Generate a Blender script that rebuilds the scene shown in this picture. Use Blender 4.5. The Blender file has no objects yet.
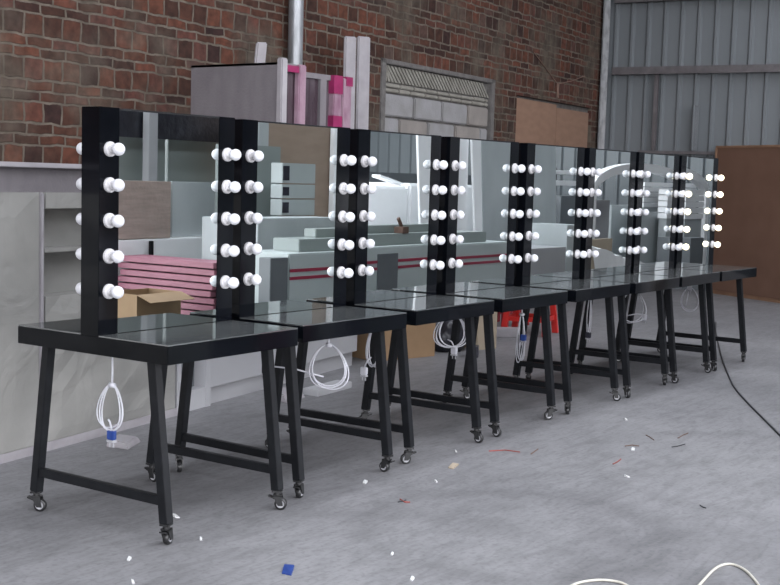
import bpy, bmesh, math, random
from mathutils import Vector, Matrix
random.seed(7)
SC = bpy.context.scene
COL = SC.collection
# ------------------------------------------------------------------ camera
F = 1228.567
CAM = Vector((-3.23638, -3.73183, 1.42218))
RIGHT = Vector((0.57584913, -0.81703355, 0.02922263))
UP = Vector((0.05931638, 0.07740274, 0.99523383))
FWD = Vector((0.81540134, 0.57137115, -0.09303577))
cd = bpy.data.cameras.new('camera'); cam = bpy.data.objects.new('camera', cd); COL.objects.link(cam)
cd.sensor_width = 36; cd.lens = F*36/780; cd.clip_end = 200
m = Matrix((RIGHT, UP, -FWD)).transposed().to_4x4(); m.translation = CAM
cam.matrix_world = m
SC.camera = cam
# ------------------------------------------------------------------ world, light, exposure
w = bpy.data.worlds.new('sky'); SC.world = w; w.use_nodes = True
nt = w.node_tree; bg = nt.nodes['Background']
tc = nt.nodes.new('ShaderNodeTexCoord'); sx = nt.nodes.new('ShaderNodeSeparateXYZ'); rp = nt.nodes.new('ShaderNodeValToRGB')
nt.links.new(tc.outputs['Generated'], sx.inputs[0]); nt.links.new(sx.outputs['Z'], rp.inputs[0]); nt.links.new(rp.outputs[0], bg.inputs[0])
rp.color_ramp.elements[0].position = 0.0; rp.color_ramp.elements[0].color = (.86, .86, .89, 1)
rp.color_ramp.elements[1].position = .7; rp.color_ramp.elements[1].color = (.80, .83, .90, 1)
bg.inputs[1].default_value = 9
SC.view_settings.view_transform = 'Standard'; SC.view_settings.look = 'None'
SC.view_settings.gamma = 1; SC.view_settings.use_curve_mapping = False
SC.view_settings.exposure = -0.1
SC.cycles.use_denoising = True
SC.cycles.max_bounces = 10; SC.cycles.diffuse_bounces = 5; SC.cycles.glossy_bounces = 6
def portal(name, loc, rot, sx_, sy_):
    l = bpy.data.lights.new(name, 'AREA'); l.shape = 'RECTANGLE'; l.size = sx_; l.size_y = sy_
    l.cycles.is_portal = True
    o = bpy.data.objects.new(name, l); o.location = loc; o.rotation_euler = rot; COL.objects.link(o)
# daylight enters through the open front bay and an opening added in the unseen left gable
portal('front_bay_portal', (-2, -10.9, 2.6), (math.pi/2, 0, 0), 22, 5.2)
portal('left_bay_portal', (-12.9, -6, 2.6), (math.pi/2, 0, -math.pi/2), 9, 5.2)

ROOF_GAPS = ((-9.4, -8.2), (-6.6, -5.4), (-3.8, -2.6), (-.6, .4))  # unseen roof gaps added to brighten the shed and the mirrored side
for i, (a, b) in enumerate(ROOF_GAPS): portal('roof_gap_portal', (.5, (a+b)/2, 6.39), (0, 0, 0), 24, b-a)

# ------------------------------------------------------------------ pixel -> world helpers
def ray(x, y): return FWD + RIGHT*((x-390)/F) - UP*((y-292.5)/F)
def onplane(x, y, n, d):
    n = Vector(n); r = ray(x, y); t = (d-n.dot(CAM))/n.dot(r); return CAM + r*t
def PY(x, y, Y): return onplane(x, y, (0, 1, 0), Y)
def PX(x, y, X): return onplane(x, y, (1, 0, 0), X)
def PF(x, y, z=0): return onplane(x, y, (0, 0, 1), z)
STN = [(0.3657, -0.049, 0.0156), (1.2367, -0.0055, -0.0161), (2.109, 0.0155, 0.0109), (2.9852, 0.0229, -0.0078),
       (3.8554, 0.0121, -0.0091), (4.6802, 0.001, 0.0092), (5.501, 0.0066, 0.0068), (6.3023, -0.0037, -0.0114)]
def MR(k, x, y, Y):   # point seen in station k's mirror at pixel (x, y) that stands on plane Y
    cx, cy, a = STN[k]; n = Vector((-math.sin(a), math.cos(a), 0)); c = Vector((cx, cy, 0)) - n*.049
    r = ray(x, y); t = n.dot(c-CAM)/n.dot(r); P = CAM + r*t; r2 = r - 2*r.dot(n)*n
    return P + r2*((Y-P.y)/r2.y)

# ------------------------------------------------------------------ materials
def mat(name, col, rough=.5, metal=0, spec=.5, coat=0, emis=None, es=0, noise=None, bump=None, ior=None):
    m = bpy.data.materials.new(name); m.use_nodes = True; nt = m.node_tree; b = nt.nodes['Principled BSDF']
    b.inputs['Base Color'].default_value = (*col, 1); b.inputs['Roughness'].default_value = rough
    b.inputs['Metallic'].default_value = metal; b.inputs['Specular IOR Level'].default_value = spec
    b.inputs['Coat Weight'].default_value = coat; b.inputs['Coat Roughness'].default_value = .04
    if ior: b.inputs['IOR'].default_value = ior
    if emis: b.inputs['Emission Color'].default_value = (*emis, 1); b.inputs['Emission Strength'].default_value = es
    if noise or bump:
        tc = nt.nodes.new('ShaderNodeTexCoord')
    if noise:     # (scale, colour2, contrast low, high, stretch)
        n = nt.nodes.new('ShaderNodeTexNoise'); n.inputs['Scale'].default_value = noise[0]; n.inputs['Detail'].default_value = 6
        mp = nt.nodes.new('ShaderNodeMapping'); mp.inputs['Scale'].default_value = noise[4] if len(noise) > 4 else (1, 1, 1)
        r = nt.nodes.new('ShaderNodeValToRGB'); r.color_ramp.elements[0].position = noise[2]; r.color_ramp.elements[1].position = noise[3]
        r.color_ramp.elements[0].color = (*col, 1); r.color_ramp.elements[1].color = (*noise[1], 1)
        nt.links.new(tc.outputs['Object'], mp.inputs[0]); nt.links.new(mp.outputs[0], n.inputs['Vector'])
        nt.links.new(n.outputs[0], r.inputs[0]); nt.links.new(r.outputs[0], b.inputs['Base Color'])
    if bump:      # (scale, strength, stretch)
        n = nt.nodes.new('ShaderNodeTexNoise'); n.inputs['Scale'].default_value = bump[0]; n.inputs['Detail'].default_value = 5
        n.inputs['Distortion'].default_value = bump[3] if len(bump) > 3 else 0
        mp = nt.nodes.new('ShaderNodeMapping'); mp.inputs['Scale'].default_value = bump[2] if len(bump) > 2 else (1, 1, 1)
        bp = nt.nodes.new('ShaderNodeBump'); bp.inputs['Strength'].default_value = bump[1]; bp.inputs['Distance'].default_value = .02
        nt.links.new(tc.outputs['Object'], mp.inputs[0]); nt.links.new(mp.outputs[0], n.inputs['Vector'])
        nt.links.new(n.outputs[0], bp.inputs['Height']); nt.links.new(bp.outputs[0], b.inputs['Normal'])
    return m
M = {}
M['gloss'] = mat('black gloss lacquer', (.002, .0025, .0035), .08, spec=.18, noise=(3, (.0035, .004, .006), .4, .7))
M['glass'] = mat('black glass top', (.060, .064, .065), .05, ior=2.4, noise=(2, (.085, .09, .09), .45, .8))
M['mirror'] = mat('mirror', (.80, .85, .845), .0, metal=1, noise=(1.2, (.81, .86, .85), .3, .7))
M['mback'] = mat('mirror edge', (.25, .33, .32), .2, noise=(8, (.2, .28, .27), .4, .6))
M['leg'] = mat('black powder coated steel', (.006, .0065, .008), .42, spec=.22, noise=(20, (.009, .01, .012), .4, .7))
M['rubber'] = mat('black caster', (.012, .012, .013), .35, noise=(30, (.02, .02, .02), .4, .7))
M['hub'] = mat('pale wheel hub', (.33, .33, .35), .3, noise=(30, (.28, .28, .3), .4, .7))
M['bulb'] = mat('opal bulb', (.60, .60, .63), .3, noise=(5, (.56, .56, .59), .4, .7))
M['lit'] = mat('lit bulb', (.9, .88, .8), .25, emis=(1, .86, .58), es=2.6)
M['sock'] = mat('white porcelain socket', (.50, .49, .50), .35, noise=(15, (.46, .45, .46), .4, .7))
M['cord'] = mat('white cord', (.5, .5, .54), .4, noise=(20, (.44, .44, .48), .4, .7))
M['blue'] = mat('blue plug', (.012, .035, .17), .35, noise=(20, (.015, .05, .22), .4, .7))
M['dark'] = mat('dark plug', (.02, .02, .03), .4, noise=(20, (.03, .03, .05), .4, .7))
M['cable'] = mat('black rubber cable', (.018, .018, .022), .5, noise=(20, (.03, .03, .035), .4, .7))
M['white'] = mat('white laminate', (.36, .36, .375), .35, noise=(1.5, (.31, .31, .325), .35, .7))
M['white2'] = mat('bright white foam', (.90, .90, .91), .5, noise=(2, (.85, .85, .87), .4, .7), bump=(6, .3))
M['wrap'] = mat('film wrapped laminate', (.29, .285, .27), .25, coat=.6, noise=(1.8, (.20, .198, .188), .35, .75, (1, 1, 1.4)), bump=(2.6, .75, (1, 1, 1.2), 2.0))
M['wrap2'] = mat('pale foam sheet wrap', (.155, .142, .152), .6, noise=(12, (.13, .118, .128), .35, .7, (1, 1, .4)), bump=(60, .2))
M['wrapwhite'] = mat('white edge foam', (.30, .285, .30), .55, noise=(8, (.24, .225, .24), .35, .7))
M['pinkfoam'] = mat('pale pink foam', (.27, .175, .22), .35, coat=.4, noise=(14, (.19, .09, .14), .45, .75, (1, 1, .5)), bump=(14, .5))
M['magenta'] = mat('magenta tape', (.25, .02, .09), .35, noise=(10, (.17, .012, .06), .35, .7))
M['wine'] = mat('tinted panel under film', (.04, .024, .032), .25, coat=.4, noise=(5, (.10, .08, .092), .4, .75, (3, 3, .5)), bump=(12, .4))
M['card'] = mat('cardboard', (.28, .18, .10), .8, noise=(4, (.23, .145, .08), .35, .7))
M['card2'] = mat('dull cardboard', (.20, .115, .07), .8, noise=(5, (.25, .15, .09), .35, .7))
M['ply'] = mat('plywood board', (.21, .125, .085), .7, noise=(5, (.18, .105, .07), .35, .7, (1, 1, 3)))
M['mdf'] = mat('brown hardboard', (.150, .082, .056), .65, noise=(3, (.175, .098, .068), .35, .7), bump=(200, .1))
M['mdfedge'] = mat('board frame edge', (.27, .16, .10), .6, noise=(6, (.21, .12, .075), .35, .7))
M['galv'] = mat('galvanised steel', (.40, .41, .43), .4, metal=.2, noise=(18, (.26, .27, .28), .45, .65, (1, 1, .4)))
M['spiralpipe'] = mat('bright silver pipe', (.30, .31, .33), .38, metal=.5, noise=(12, (.20, .21, .22), .4, .62, (1, 1, .3)), bump=(10, .3, (1, 1, .3)))
M['sheet'] = mat('grey painted corrugated sheet', (.135, .148, .158), .45, spec=.4, noise=(1.2, (.115, .128, .138), .35, .7, (1, 1, .3)))
M['purlin'] = mat('dull steel purlin', (.075, .068, .072), .5, noise=(9, (.11, .10, .105), .4, .7))
M['mortar'] = mat('grey cement render', (.12, .112, .108), .9, noise=(12, (.075, .07, .068), .35, .7), bump=(40, .5))
M['block'] = mat('grey cement block', (.235, .232, .24), .85, noise=(4, (.185, .18, .178), .35, .7), bump=(50, .25))
M['block2'] = mat('warm cement block', (.215, .195, .18), .85, noise=(4, (.165, .15, .14), .35, .7), bump=(50, .25))
M['slate'] = mat('pale slate piece', (.22, .21, .185), .85, noise=(6, (.16, .15, .13), .35, .7), bump=(50, .3))
M['red'] = mat('red plastic', (.55, .025, .02), .35, noise=(6, (.45, .02, .018), .35, .7))
M['redd'] = mat('dark red plastic', (.22, .012, .02), .4, noise=(6, (.16, .01, .015), .35, .7))
M['blackp'] = mat('black bin film', (.015, .016, .022), .3, noise=(10, (.03, .03, .04), .35, .7), bump=(12, .6))
M['beige'] = mat('beige board', (.34, .28, .21), .7, noise=(5, (.28, .23, .17), .35, .7))
M['pinkboard'] = mat('pink foam board', (.33, .13, .175), .5, noise=(5, (.25, .09, .125), .35, .7, (1, 1, 4)))
M['machine'] = mat('grey white machine paint', (.46, .50, .50), .35, noise=(1.5, (.40, .44, .44), .35, .7))
M['machdark'] = mat('grey machine panel', (.14, .15, .16), .35, noise=(2, (.11, .12, .13), .35, .7))
M['stripe'] = mat('dark red stripe', (.33, .02, .06), .4, noise=(6, (.28, .02, .05), .35, .7))
M['greypanel'] = mat('grey green panel', (.27, .305, .295), .3, noise=(1.5, (.24, .27, .265), .35, .7))
M['board'] = mat('taupe board in film', (.42, .33, .29), .5, coat=.3, noise=(4, (.33, .26, .23), .35, .7, (1, 1, 8)), bump=(14, .4))
M['tan'] = mat('light brown board', (.33, .245, .19), .6, noise=(3, (.28, .205, .155), .35, .7, (1, 1, 3)))
M['silver'] = mat('brushed grey sheet', (.46, .49, .50), .4, noise=(2.2, (.37, .40, .41), .35, .7, (1, 1, .5)))
M['scrapwhite'] = mat('white chip', (.5, .5, .5), .5, noise=(20, (.42, .42, .42), .4, .7))
M['hose'] = mat('pale hose', (.48, .46, .40), .5, noise=(20, (.42, .4, .35), .4, .7))
M['redwire'] = mat('red wire', (.25, .04, .03), .5, noise=(20, (.2, .03, .02), .4, .7))
M['rust'] = mat('rusty rod', (.14, .08, .06), .7, noise=(20, (.1, .06, .045), .4, .7))

def concrete():
    m = bpy.data.materials.new('stained concrete floor'); m.use_nodes = True; nt = m.node_tree; b = nt.nodes['Principled BSDF']
    L = nt.links.new; N = nt.nodes.new
    tc = N('ShaderNodeTexCoord')
    def noise(scale, stretch=(1, 1, 1), detail=8, dist=0, rot=0):
        mp = N('ShaderNodeMapping'); mp.inputs['Scale'].default_value = stretch; mp.inputs['Rotation'].default_value = (0, 0, rot)
        n = N('ShaderNodeTexNoise'); n.inputs['Scale'].default_value = scale; n.inputs['Detail'].default_value = detail; n.inputs['Distortion'].default_value = dist
        L(tc.outputs['Object'], mp.inputs[0]); L(mp.outputs[0], n.inputs['Vector']); return n.outputs[0]
    def ramp(src, a, ca, b_, cb):
        r = N('ShaderNodeValToRGB'); r.color_ramp.elements[0].position = a; r.color_ramp.elements[1].position = b_
        r.color_ramp.elements[0].color = (*ca, 1); r.color_ramp.elements[1].color = (*cb, 1); L(src, r.inputs[0]); return r.outputs[0]
    def mul(a, c, f=1):
        x = N('ShaderNodeMix'); x.data_type = 'RGBA'; x.blend_type = 'MULTIPLY'; x.inputs[0].default_value = f
        L(a, x.inputs[6]); L(c, x.inputs[7]); return x.outputs[2]
    base = ramp(noise(.7, detail=9, dist=.6), .3, (.172, .170, .177), .72, (.238, .235, .243))
    c = mul(base, ramp(noise(2.2, (1, 3.5, 1), 8, 1.4, .5), .38, (.80, .80, .80), .55, (1, 1, 1)), .6)
    c = mul(c, ramp(noise(9, (1, 1, 1), 8, .5), .3, (.8, .8, .8), .6, (1, 1, 1)), .55)
    c = mul(c, ramp(noise(45, detail=6), .28, (.6, .6, .6), .5, (1, 1, 1)), .6)
    c = mul(c, ramp(noise(3.2, (1, 5, 1), 9, 2.2, -.6), .40, (.84, .84, .84), .52, (1, 1, 1)), .8)
    c = mul(c, ramp(noise(.45, detail=3), .35, (.82, .82, .83), .6, (1, 1, 1)), 1.0)
    # turning tyre marks
    for (x, y, rad, wd, k) in ((1.1, -1.35, .62, .10, .84), (.35, -1.25, .75, .14, .86), (2.9, -1.8, .9, .08, .88), (2.2, -2.6, 1.3, .12, .88)):
        mp = N('ShaderNodeMapping'); mp.inputs['Location'].default_value = (-x, -y, 0)
        L(tc.outputs['Object'], mp.inputs[0])
        ln = N('ShaderNodeVectorMath'); ln.operation = 'LENGTH'; L(mp.outputs[0], ln.inputs[0])
        s = N('ShaderNodeMath'); s.operation = 'SUBTRACT'; L(ln.outputs['Value'], s.inputs[0]); s.inputs[1].default_value = rad
        a = N('ShaderNodeMath'); a.operation = 'ABSOLUTE'; L(s.outputs[0], a.inputs[0])
        nn = noise(2.5, detail=3)
        ad = N('ShaderNodeMath'); ad.operation = 'MULTIPLY_ADD'; L(nn, ad.inputs[0]); ad.inputs[1].default_value = .16; L(a.outputs[0], ad.inputs[2])
        c = mul(c, ramp(ad.outputs[0], .07, (k, k, k), .07+wd*1.2, (1, 1, 1)))
    L(c, b.inputs['Base Color'])
    b.inputs['Roughness'].default_value = .55; b.inputs['Specular IOR Level'].default_value = .35
    bp = N('ShaderNodeBump'); bp.inputs['Strength'].default_value = .15; bp.inputs['Distance'].default_value = .01
    L(noise(35), bp.inputs['Height']); L(bp.outputs[0], b.inputs['Normal'])
    return m
M['floor'] = concrete()

def brick():
    m = bpy.data.materials.new('old red brick'); m.use_nodes = True; nt = m.node_tree; b = nt.nodes['Principled BSDF']
    L = nt.links.new; N = nt.nodes.new
    tc = N('ShaderNodeTexCoord'); sp = N('ShaderNodeSeparateXYZ'); L(tc.outputs['Object'], sp.inputs[0])
    dn = N('ShaderNodeTexNoise'); dn.inputs['Scale'].default_value = 6; dn.inputs['Detail'].default_value = 4; L(tc.outputs['Object'], dn.inputs['Vector'])
    d1 = N('ShaderNodeMath'); d1.operation = 'MULTIPLY_ADD'; L(dn.outputs[0], d1.inputs[0]); d1.inputs[1].default_value = .05; L(sp.outputs['Z'], d1.inputs[2])
    d2 = N('ShaderNodeMath'); d2.operation = 'MULTIPLY_ADD'; L(dn.outputs[0], d2.inputs[0]); d2.inputs[1].default_value = .05; L(sp.outputs['X'], d2.inputs[2])
    cb = N('ShaderNodeCombineXYZ'); L(d2.outputs[0], cb.inputs[0]); L(d1.outputs[0], cb.inputs[1])
    P = .29
    def bt(wd, h):
        t = N('ShaderNodeTexBrick'); t.inputs['Scale'].default_value = 1; t.inputs['Brick Width'].default_value = wd; t.inputs['Row Height'].default_value = h
        t.inputs['Mortar Size'].default_value = .0105; t.inputs['Mortar Smooth'].default_value = .35; t.inputs['Bias'].default_value = 0
        t.inputs['Color1'].default_value = (0, 0, 0, 1); t.inputs['Color2'].default_value = (1, 1, 1, 1); t.inputs['Mortar'].default_value = (.5, .5, .5, 1)
        L(cb.outputs[0], t.inputs['Vector']); return t
    A = bt(.175, P/2); B = bt(.235, P/4)
    dv = N('ShaderNodeMath'); dv.operation = 'DIVIDE'; L(d1.outputs[0], dv.inputs[0]); dv.inputs[1].default_value = P
    fr = N('ShaderNodeMath'); fr.operation = 'FRACT'; L(dv.outputs[0], fr.inputs[0])
    gt = N('ShaderNodeMath'); gt.operation = 'GREATER_THAN'; L(fr.outputs[0], gt.inputs[0]); gt.inputs[1].default_value = .5
    def mx(f, a, c, typ='MIX'):
        x = N('ShaderNodeMix'); x.data_type = 'RGBA'; x.blend_type = typ
        if isinstance(f, float): x.inputs[0].default_value = f
        else: L(f, x.inputs[0])
        L(a, x.inputs[6]); L(c, x.inputs[7]); return x.outputs[2]
    col = mx(gt.outputs[0], A.outputs[0], B.outputs[0]); fac = mx(gt.outputs[0], A.outputs[1], B.outputs[1])
    r = N('ShaderNodeValToRGB'); el = r.color_ramp.elements
    el[0].position = 0; el[0].color = (.028, .015, .014, 1); el[1].position = 1; el[1].color = (.062, .043, .036, 1)
    for p, c in ((.22, (.040, .020, .015)), (.45, (.060, .027, .019)), (.7, (.092, .036, .023)), (.88, (.075, .032, .026))):
        e = el.new(p); e.color = (*c, 1)
    L(col, r.inputs[0])
    def nz(scale, a, ca, b_, cb_):
        n = N('ShaderNodeTexNoise'); n.inputs['Scale'].default_value = scale; n.inputs['Detail'].default_value = 8; L(tc.outputs['Object'], n.inputs['Vector'])
        q = N('ShaderNodeValToRGB'); q.color_ramp.elements[0].position = a; q.color_ramp.elements[1].position = b_
        q.color_ramp.elements[0].color = (*ca, 1); q.color_ramp.elements[1].color = (*cb_, 1); L(n.outputs[0], q.inputs[0]); return q.outputs[0]
    bc = mx(.8, r.outputs[0], nz(14, .3, (.45, .45, .45), .65, (1.2, 1.12, 1.08)), 'MULTIPLY')
    mo = nz(9, .3, (.062, .050, .040), .7, (.135, .112, .09))
    full = mx(fac, bc, mo)
    sm = nz(1.3, .46, (0, 0, 0), .62, (1, 1, 1))
    smc = nz(7, .35, (.05, .04, .031), .7, (.10, .083, .066))
    sf = N('ShaderNodeMath'); sf.operation = 'MULTIPLY'; L(sm, sf.inputs[0]); sf.inputs[1].default_value = .8
    L(mx(sf.outputs[0], full, smc), b.inputs['Base Color'])
    b.inputs['Roughness'].default_value = .9; b.inputs['Specular IOR Level'].default_value = .2
    bp = N('ShaderNodeBump'); bp.invert = True; bp.inputs['Strength'].default_value = .8; bp.inputs['Distance'].default_value = .012
    L(fac, bp.inputs['Height']); L(bp.outputs[0], b.inputs['Normal'])
    return m
M['brick'] = brick()

# ------------------------------------------------------------------ mesh helpers
def new(): return bmesh.new()
def box(bm, x0, x1, y0, y1, z0, z1, mtx=None):
    vs = [bm.verts.new(v) for v in ((x0, y0, z0), (x1, y0, z0), (x1, y1, z0), (x0, y1, z0), (x0, y0, z1), (x1, y0, z1), (x1, y1, z1), (x0, y1, z1))]
    for f in ((3, 2, 1, 0), (4, 5, 6, 7), (0, 1, 5, 4), (1, 2, 6, 5), (2, 3, 7, 6), (3, 0, 4, 7)): bm.faces.new([vs[i] for i in f])
    if mtx is not None: bmesh.ops.transform(bm, matrix=mtx, verts=vs)
    return vs
def hexa(bm, P):   # 8 points: bottom 4, top 4
    vs = [bm.verts.new(v) for v in P]
    for f in ((3, 2, 1, 0), (4, 5, 6, 7), (0, 1, 5, 4), (1, 2, 6, 5), (2, 3, 7, 6), (3, 0, 4, 7)): bm.faces.new([vs[i] for i in f])
def bar(bm, a, b, wx, wy, ref=(1, 0, 0)):   # rectangular bar a->b
    a = Vector(a); b = Vector(b); d = (b-a).normalized(); u = Vector(ref); u = (u-d*u.dot(d)).normalized(); v = d.cross(u)
    P = []
    for q in (a, b):
        for su, sv in ((-1, -1), (1, -1), (1, 1), (-1, 1)): P.append(q+u*su*wx/2+v*sv*wy/2)
    hexa(bm, P)
def tube(bm, pts, r, n=8, closed=False):
    pts = [Vector(p) for p in pts]; rings = []; N_ = len(pts); prev = None
    for i, p in enumerate(pts):
        if closed: d = pts[(i+1) % N_]-pts[i-1]
        else: d = pts[min(i+1, N_-1)]-pts[max(i-1, 0)]
        d.normalize()
        if prev is None: u = d.orthogonal().normalized()
        else: u = (prev-d*prev.dot(d)).normalized()
        prev = u; v = d.cross(u)
        rr = r[i] if isinstance(r, (list, tuple)) else r
        rings.append([bm.verts.new(p+(u*math.cos(2*math.pi*k/n)+v*math.sin(2*math.pi*k/n))*rr) for k in range(n)])
    for i in range(N_ if closed else N_-1):
        A, B = rings[i], rings[(i+1) % N_]
        for k in range(n): bm.faces.new((A[k], A[(k+1) % n], B[(k+1) % n], B[k]))
    if not closed: bm.faces.new(rings[0][::-1]); bm.faces.new(rings[-1])
def lathe(bm, prof, n=20, mtx=None):  # prof (r,z) along z
    rings = []; allv = []
    for r, z in prof:
        if r < 1e-6: v = [bm.verts.new((0, 0, z))]
        else: v = [bm.verts.new((r*math.cos(2*math.pi*k/n), r*math.sin(2*math.pi*k/n), z)) for k in range(n)]
        rings.append(v); allv += v
    for A, B in zip(rings, rings[1:]):
        for k in range(n):
            j = (k+1) % n
            if len(A) == 1 and len(B) == 1: continue
            if len(A) == 1: bm.faces.new((A[0], B[j], B[k]))
            elif len(B) == 1: bm.faces.new((A[k], A[j], B[0]))
            else: bm.faces.new((A[k], A[j], B[j], B[k]))
    if mtx is not None: bmesh.ops.transform(bm, matrix=mtx, verts=allv)
def obj(name, bm, m, parent=None, bevel=0, smooth=False, loc=None, seg=2):
    bmesh.ops.recalc_face_normals(bm, faces=bm.faces)
    if bevel: bmesh.ops.bevel(bm, geom=[e for e in bm.edges], offset=bevel, segments=seg, affect='EDGES', clamp_overlap=True)
    me = bpy.data.meshes.new(name); bm.to_mesh(me); bm.free()
    if smooth:
        for p in me.polygons: p.use_smooth = True
    me.materials.append(m if not isinstance(m, str) else M[m])
    o = bpy.data.objects.new(name, me); COL.objects.link(o)
    if parent: o.parent = parent
    if loc: o.location = loc
    return o
def tag(o, label, cat, group=None, kind=None):
    o['label'] = label; o['category'] = cat
    if group: o['group'] = group
    if kind: o['kind'] = kind
    return o
def thing(name, label, cat, loc=(0, 0, 0), rotz=0, group=None):
    o = bpy.data.objects.new(name, None); o.empty_display_size = .1; COL.objects.link(o)
    o.location = loc; o.rotation_euler = (0, 0, rotz); return tag(o, label, cat, group)
def struct(name, bm, m, **k):
    o = obj(name, bm, m, **k); o['kind'] = 'structure'; return o
def rebase(o):   # put a mesh object's origin at its base centre
    me = o.data; xs = [v.co for v in me.vertices]
    c = Vector(((min(v.x for v in xs)+max(v.x for v in xs))/2, (min(v.y for v in xs)+max(v.y for v in xs))/2, min(v.z for v in xs)))
    me.transform(Matrix.Translation(-c)); o.location = c; return o

# ------------------------------------------------------------------ setting
bm = new(); box(bm, -30, 30, -32, 20, -.2, 0); struct('floor', bm, 'floor')
# brick wall, its local X runs along the wall, local Z up
WD = Vector((.995868, .090818, 0)); WN = Vector((-.090818, .995868, 0)); WDIST = 2.81993; W0 = Vector((-14, 0, 0)); W0.y = (WDIST-WN.x*W0.x)/WN.y
WA = math.atan2(WD.y, WD.x)
def wl(x, y, off=0):   # pixel on brick wall -> local (u, z)
    P = onplane(x, y, WN, WDIST+off); return (P-W0).dot(WD), P.z
CORN = onplane(596.5, 181, WN, WDIST); CORN.z = 0; UC = (CORN-W0).dot(WD)
u0, zt1 = wl(381, 58); u1, _ = wl(495, 76); u2, zt2 = wl(517, 94); u3, _ = wl(592, 103)
Z1 = 2.60; Z2 = 2.47; ZB = .9
bm = new(); T_ = .24
box(bm, 0, u0, 0, T_, 0, 6.4); box(bm, u0, u1, 0, T_, Z1, 6.4); box(bm, u0, u1, 0, T_, 0, ZB)
box(bm, u1, u2, 0, T_, 0, 6.4); box(bm, u2, u3, 0, T_, Z2, 6.4); box(bm, u2, u3, 0, T_, 0, ZB); box(bm, u3, UC+.3, 0, T_, 0, 6.4)
o = struct('wall_back', bm, 'brick'); o.location = W0; o.rotation_euler = (0, 0, WA)
# bricked-up window: blocks, stone courses and slanting slates
wroot = bpy.data.objects.new('window_1', None); COL.objects.link(wroot); wroot['kind'] = 'structure'
wroot.location = W0; wroot.rotation_euler = (0, 0, WA)
bm = new(); box(bm, u0, u1, .05, .2, ZB, Z1)
obj('mortar_bed', bm, 'mortar', wroot)
bm = new(); Wd = u1-u0
for s_ in ((u0, u0+.10), (u1-.10, u1)): box(bm, s_[0], s_[1], -.012, .06, ZB, Z1)
box(bm, u0, u1, -.012, .06, Z1-.05, Z1)
obj('render_surround', bm, 'mortar', wroot, bevel=.008)
zs = wl(386, 82)[1]; zbk = wl(386, 92)[1]
rows = [(zbk-.24*(k+1), .24, (0, .3, .12, .4, .05, .25)[k]) for k in range(6) if zbk-.24*(k+1) > ZB]
bA, bB = new(), new(); random.seed(3)
for j, (z, h, sh) in enumerate(rows):
    x = u0+.11-sh
    while x < u1-.11:
        a, b_ = max(x, u0+.11), min(x+.62, u1-.11)
        if b_-a > .05: box(bB if (j*3+int(x*2)) % 3 == 0 else bA, a+.012, b_-.012, .02-.012*random.random(), .1, z+.01, z+h-.012)
        x += .63
obj('cement_blocks', bA, 'block', wroot, bevel=.012); obj('warm_cement_blocks', bB, 'block2', wroot, bevel=.012)
bm = new()
hc = (zs-zbk)/2; zc = zbk
for j in range(2):
    x = u0+.11
    while x < u1-.13:
        L_ = random.uniform(.2, .34); b_ = min(x+L_, u1-.11)
        box(bm, x+.008, b_-.008, .02, .1, zc+.008, zc+hc-.008*random.random()); x = b_
    zc += hc
obj('stone_courses', bm, 'slate', wroot, bevel=.008)
bm = new(); x = u0+.12; zs = zs+.012
while x < u1-.12:
    h = Z1-.06-zs; lean = -.18 if x-.18 > u0+.1 else -(x-u0-.105)
    hexa(bm, [(x, .02, zs), (x+.042, .02, zs), (x+.042, .1, zs), (x, .1, zs), (x+lean, .02, zs+h), (x+.042+lean, .02, zs+h), (x+.042+lean, .1, zs+h), (x+lean, .1, zs+h)])
    x += .072
obj('slanting_slates', bm, 'slate', wroot)
# boarded window
w2 = bpy.data.objects.new('window_2', None); COL.objects.link(w2); w2['kind'] = 'structure'; w2.location = W0; w2.rotation_euler = (0, 0, WA)
bm = new(); box(bm, u2, u3, .06, .2, ZB, Z2); obj('mortar_bed', bm, 'mortar', w2)
um = (u2+u3)/2+.05
for a, b_, zt in ((u2+.04, um-.006, Z2-.03), (um+.006, u3-.06, Z2-.07)):
    bm = new(); box(bm, a, b_, .02, .055, ZB+.03, zt); obj('plywood_sheet', bm, 'ply', w2, bevel=.004)
# corrugated wall
RD = Vector((.090818, -.995868, 0)); RA = math.atan2(RD.y, RD.x)
def rw(x, y):
    P = onplane(x, y, WD, WD.dot(CORN)); return (P-CORN).dot(RD), P.z
def corrugated(name, origin, ang, L_, h, sp=.235, side=-1, z0=0):
    bm = new(); pr = []; x = 0
    while x < L_:
        pr += [(x, 0), (x+sp-.075, 0), (x+sp-.055, .032), (x+sp-.02, .032)]; x += sp
    pr.append((L_, 0))
    lo = [bm.verts.new((a, side*b_, z0)) for a, b_ in pr]; hi = [bm.verts.new((a, side*b_, h)) for a, b_ in pr]
    lo2 = [bm.verts.new((a, side*b_-side*.012, z0)) for a, b_ in pr]; hi2 = [bm.verts.new((a, side*b_-side*.012, h)) for a, b_ in pr]
    for i in range(len(pr)-1):
        bm.faces.new((lo[i], lo[i+1], hi[i+1], hi[i])); bm.faces.new((lo2[i+1], lo2[i], hi2[i], hi2[i+1]))
    o = struct(name, bm, 'sheet'); o.location = origin; o.rotation_euler = (0, 0, ang); return o
corrugated('wall_right', CORN, RA, 16.2, 6.6)
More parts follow.
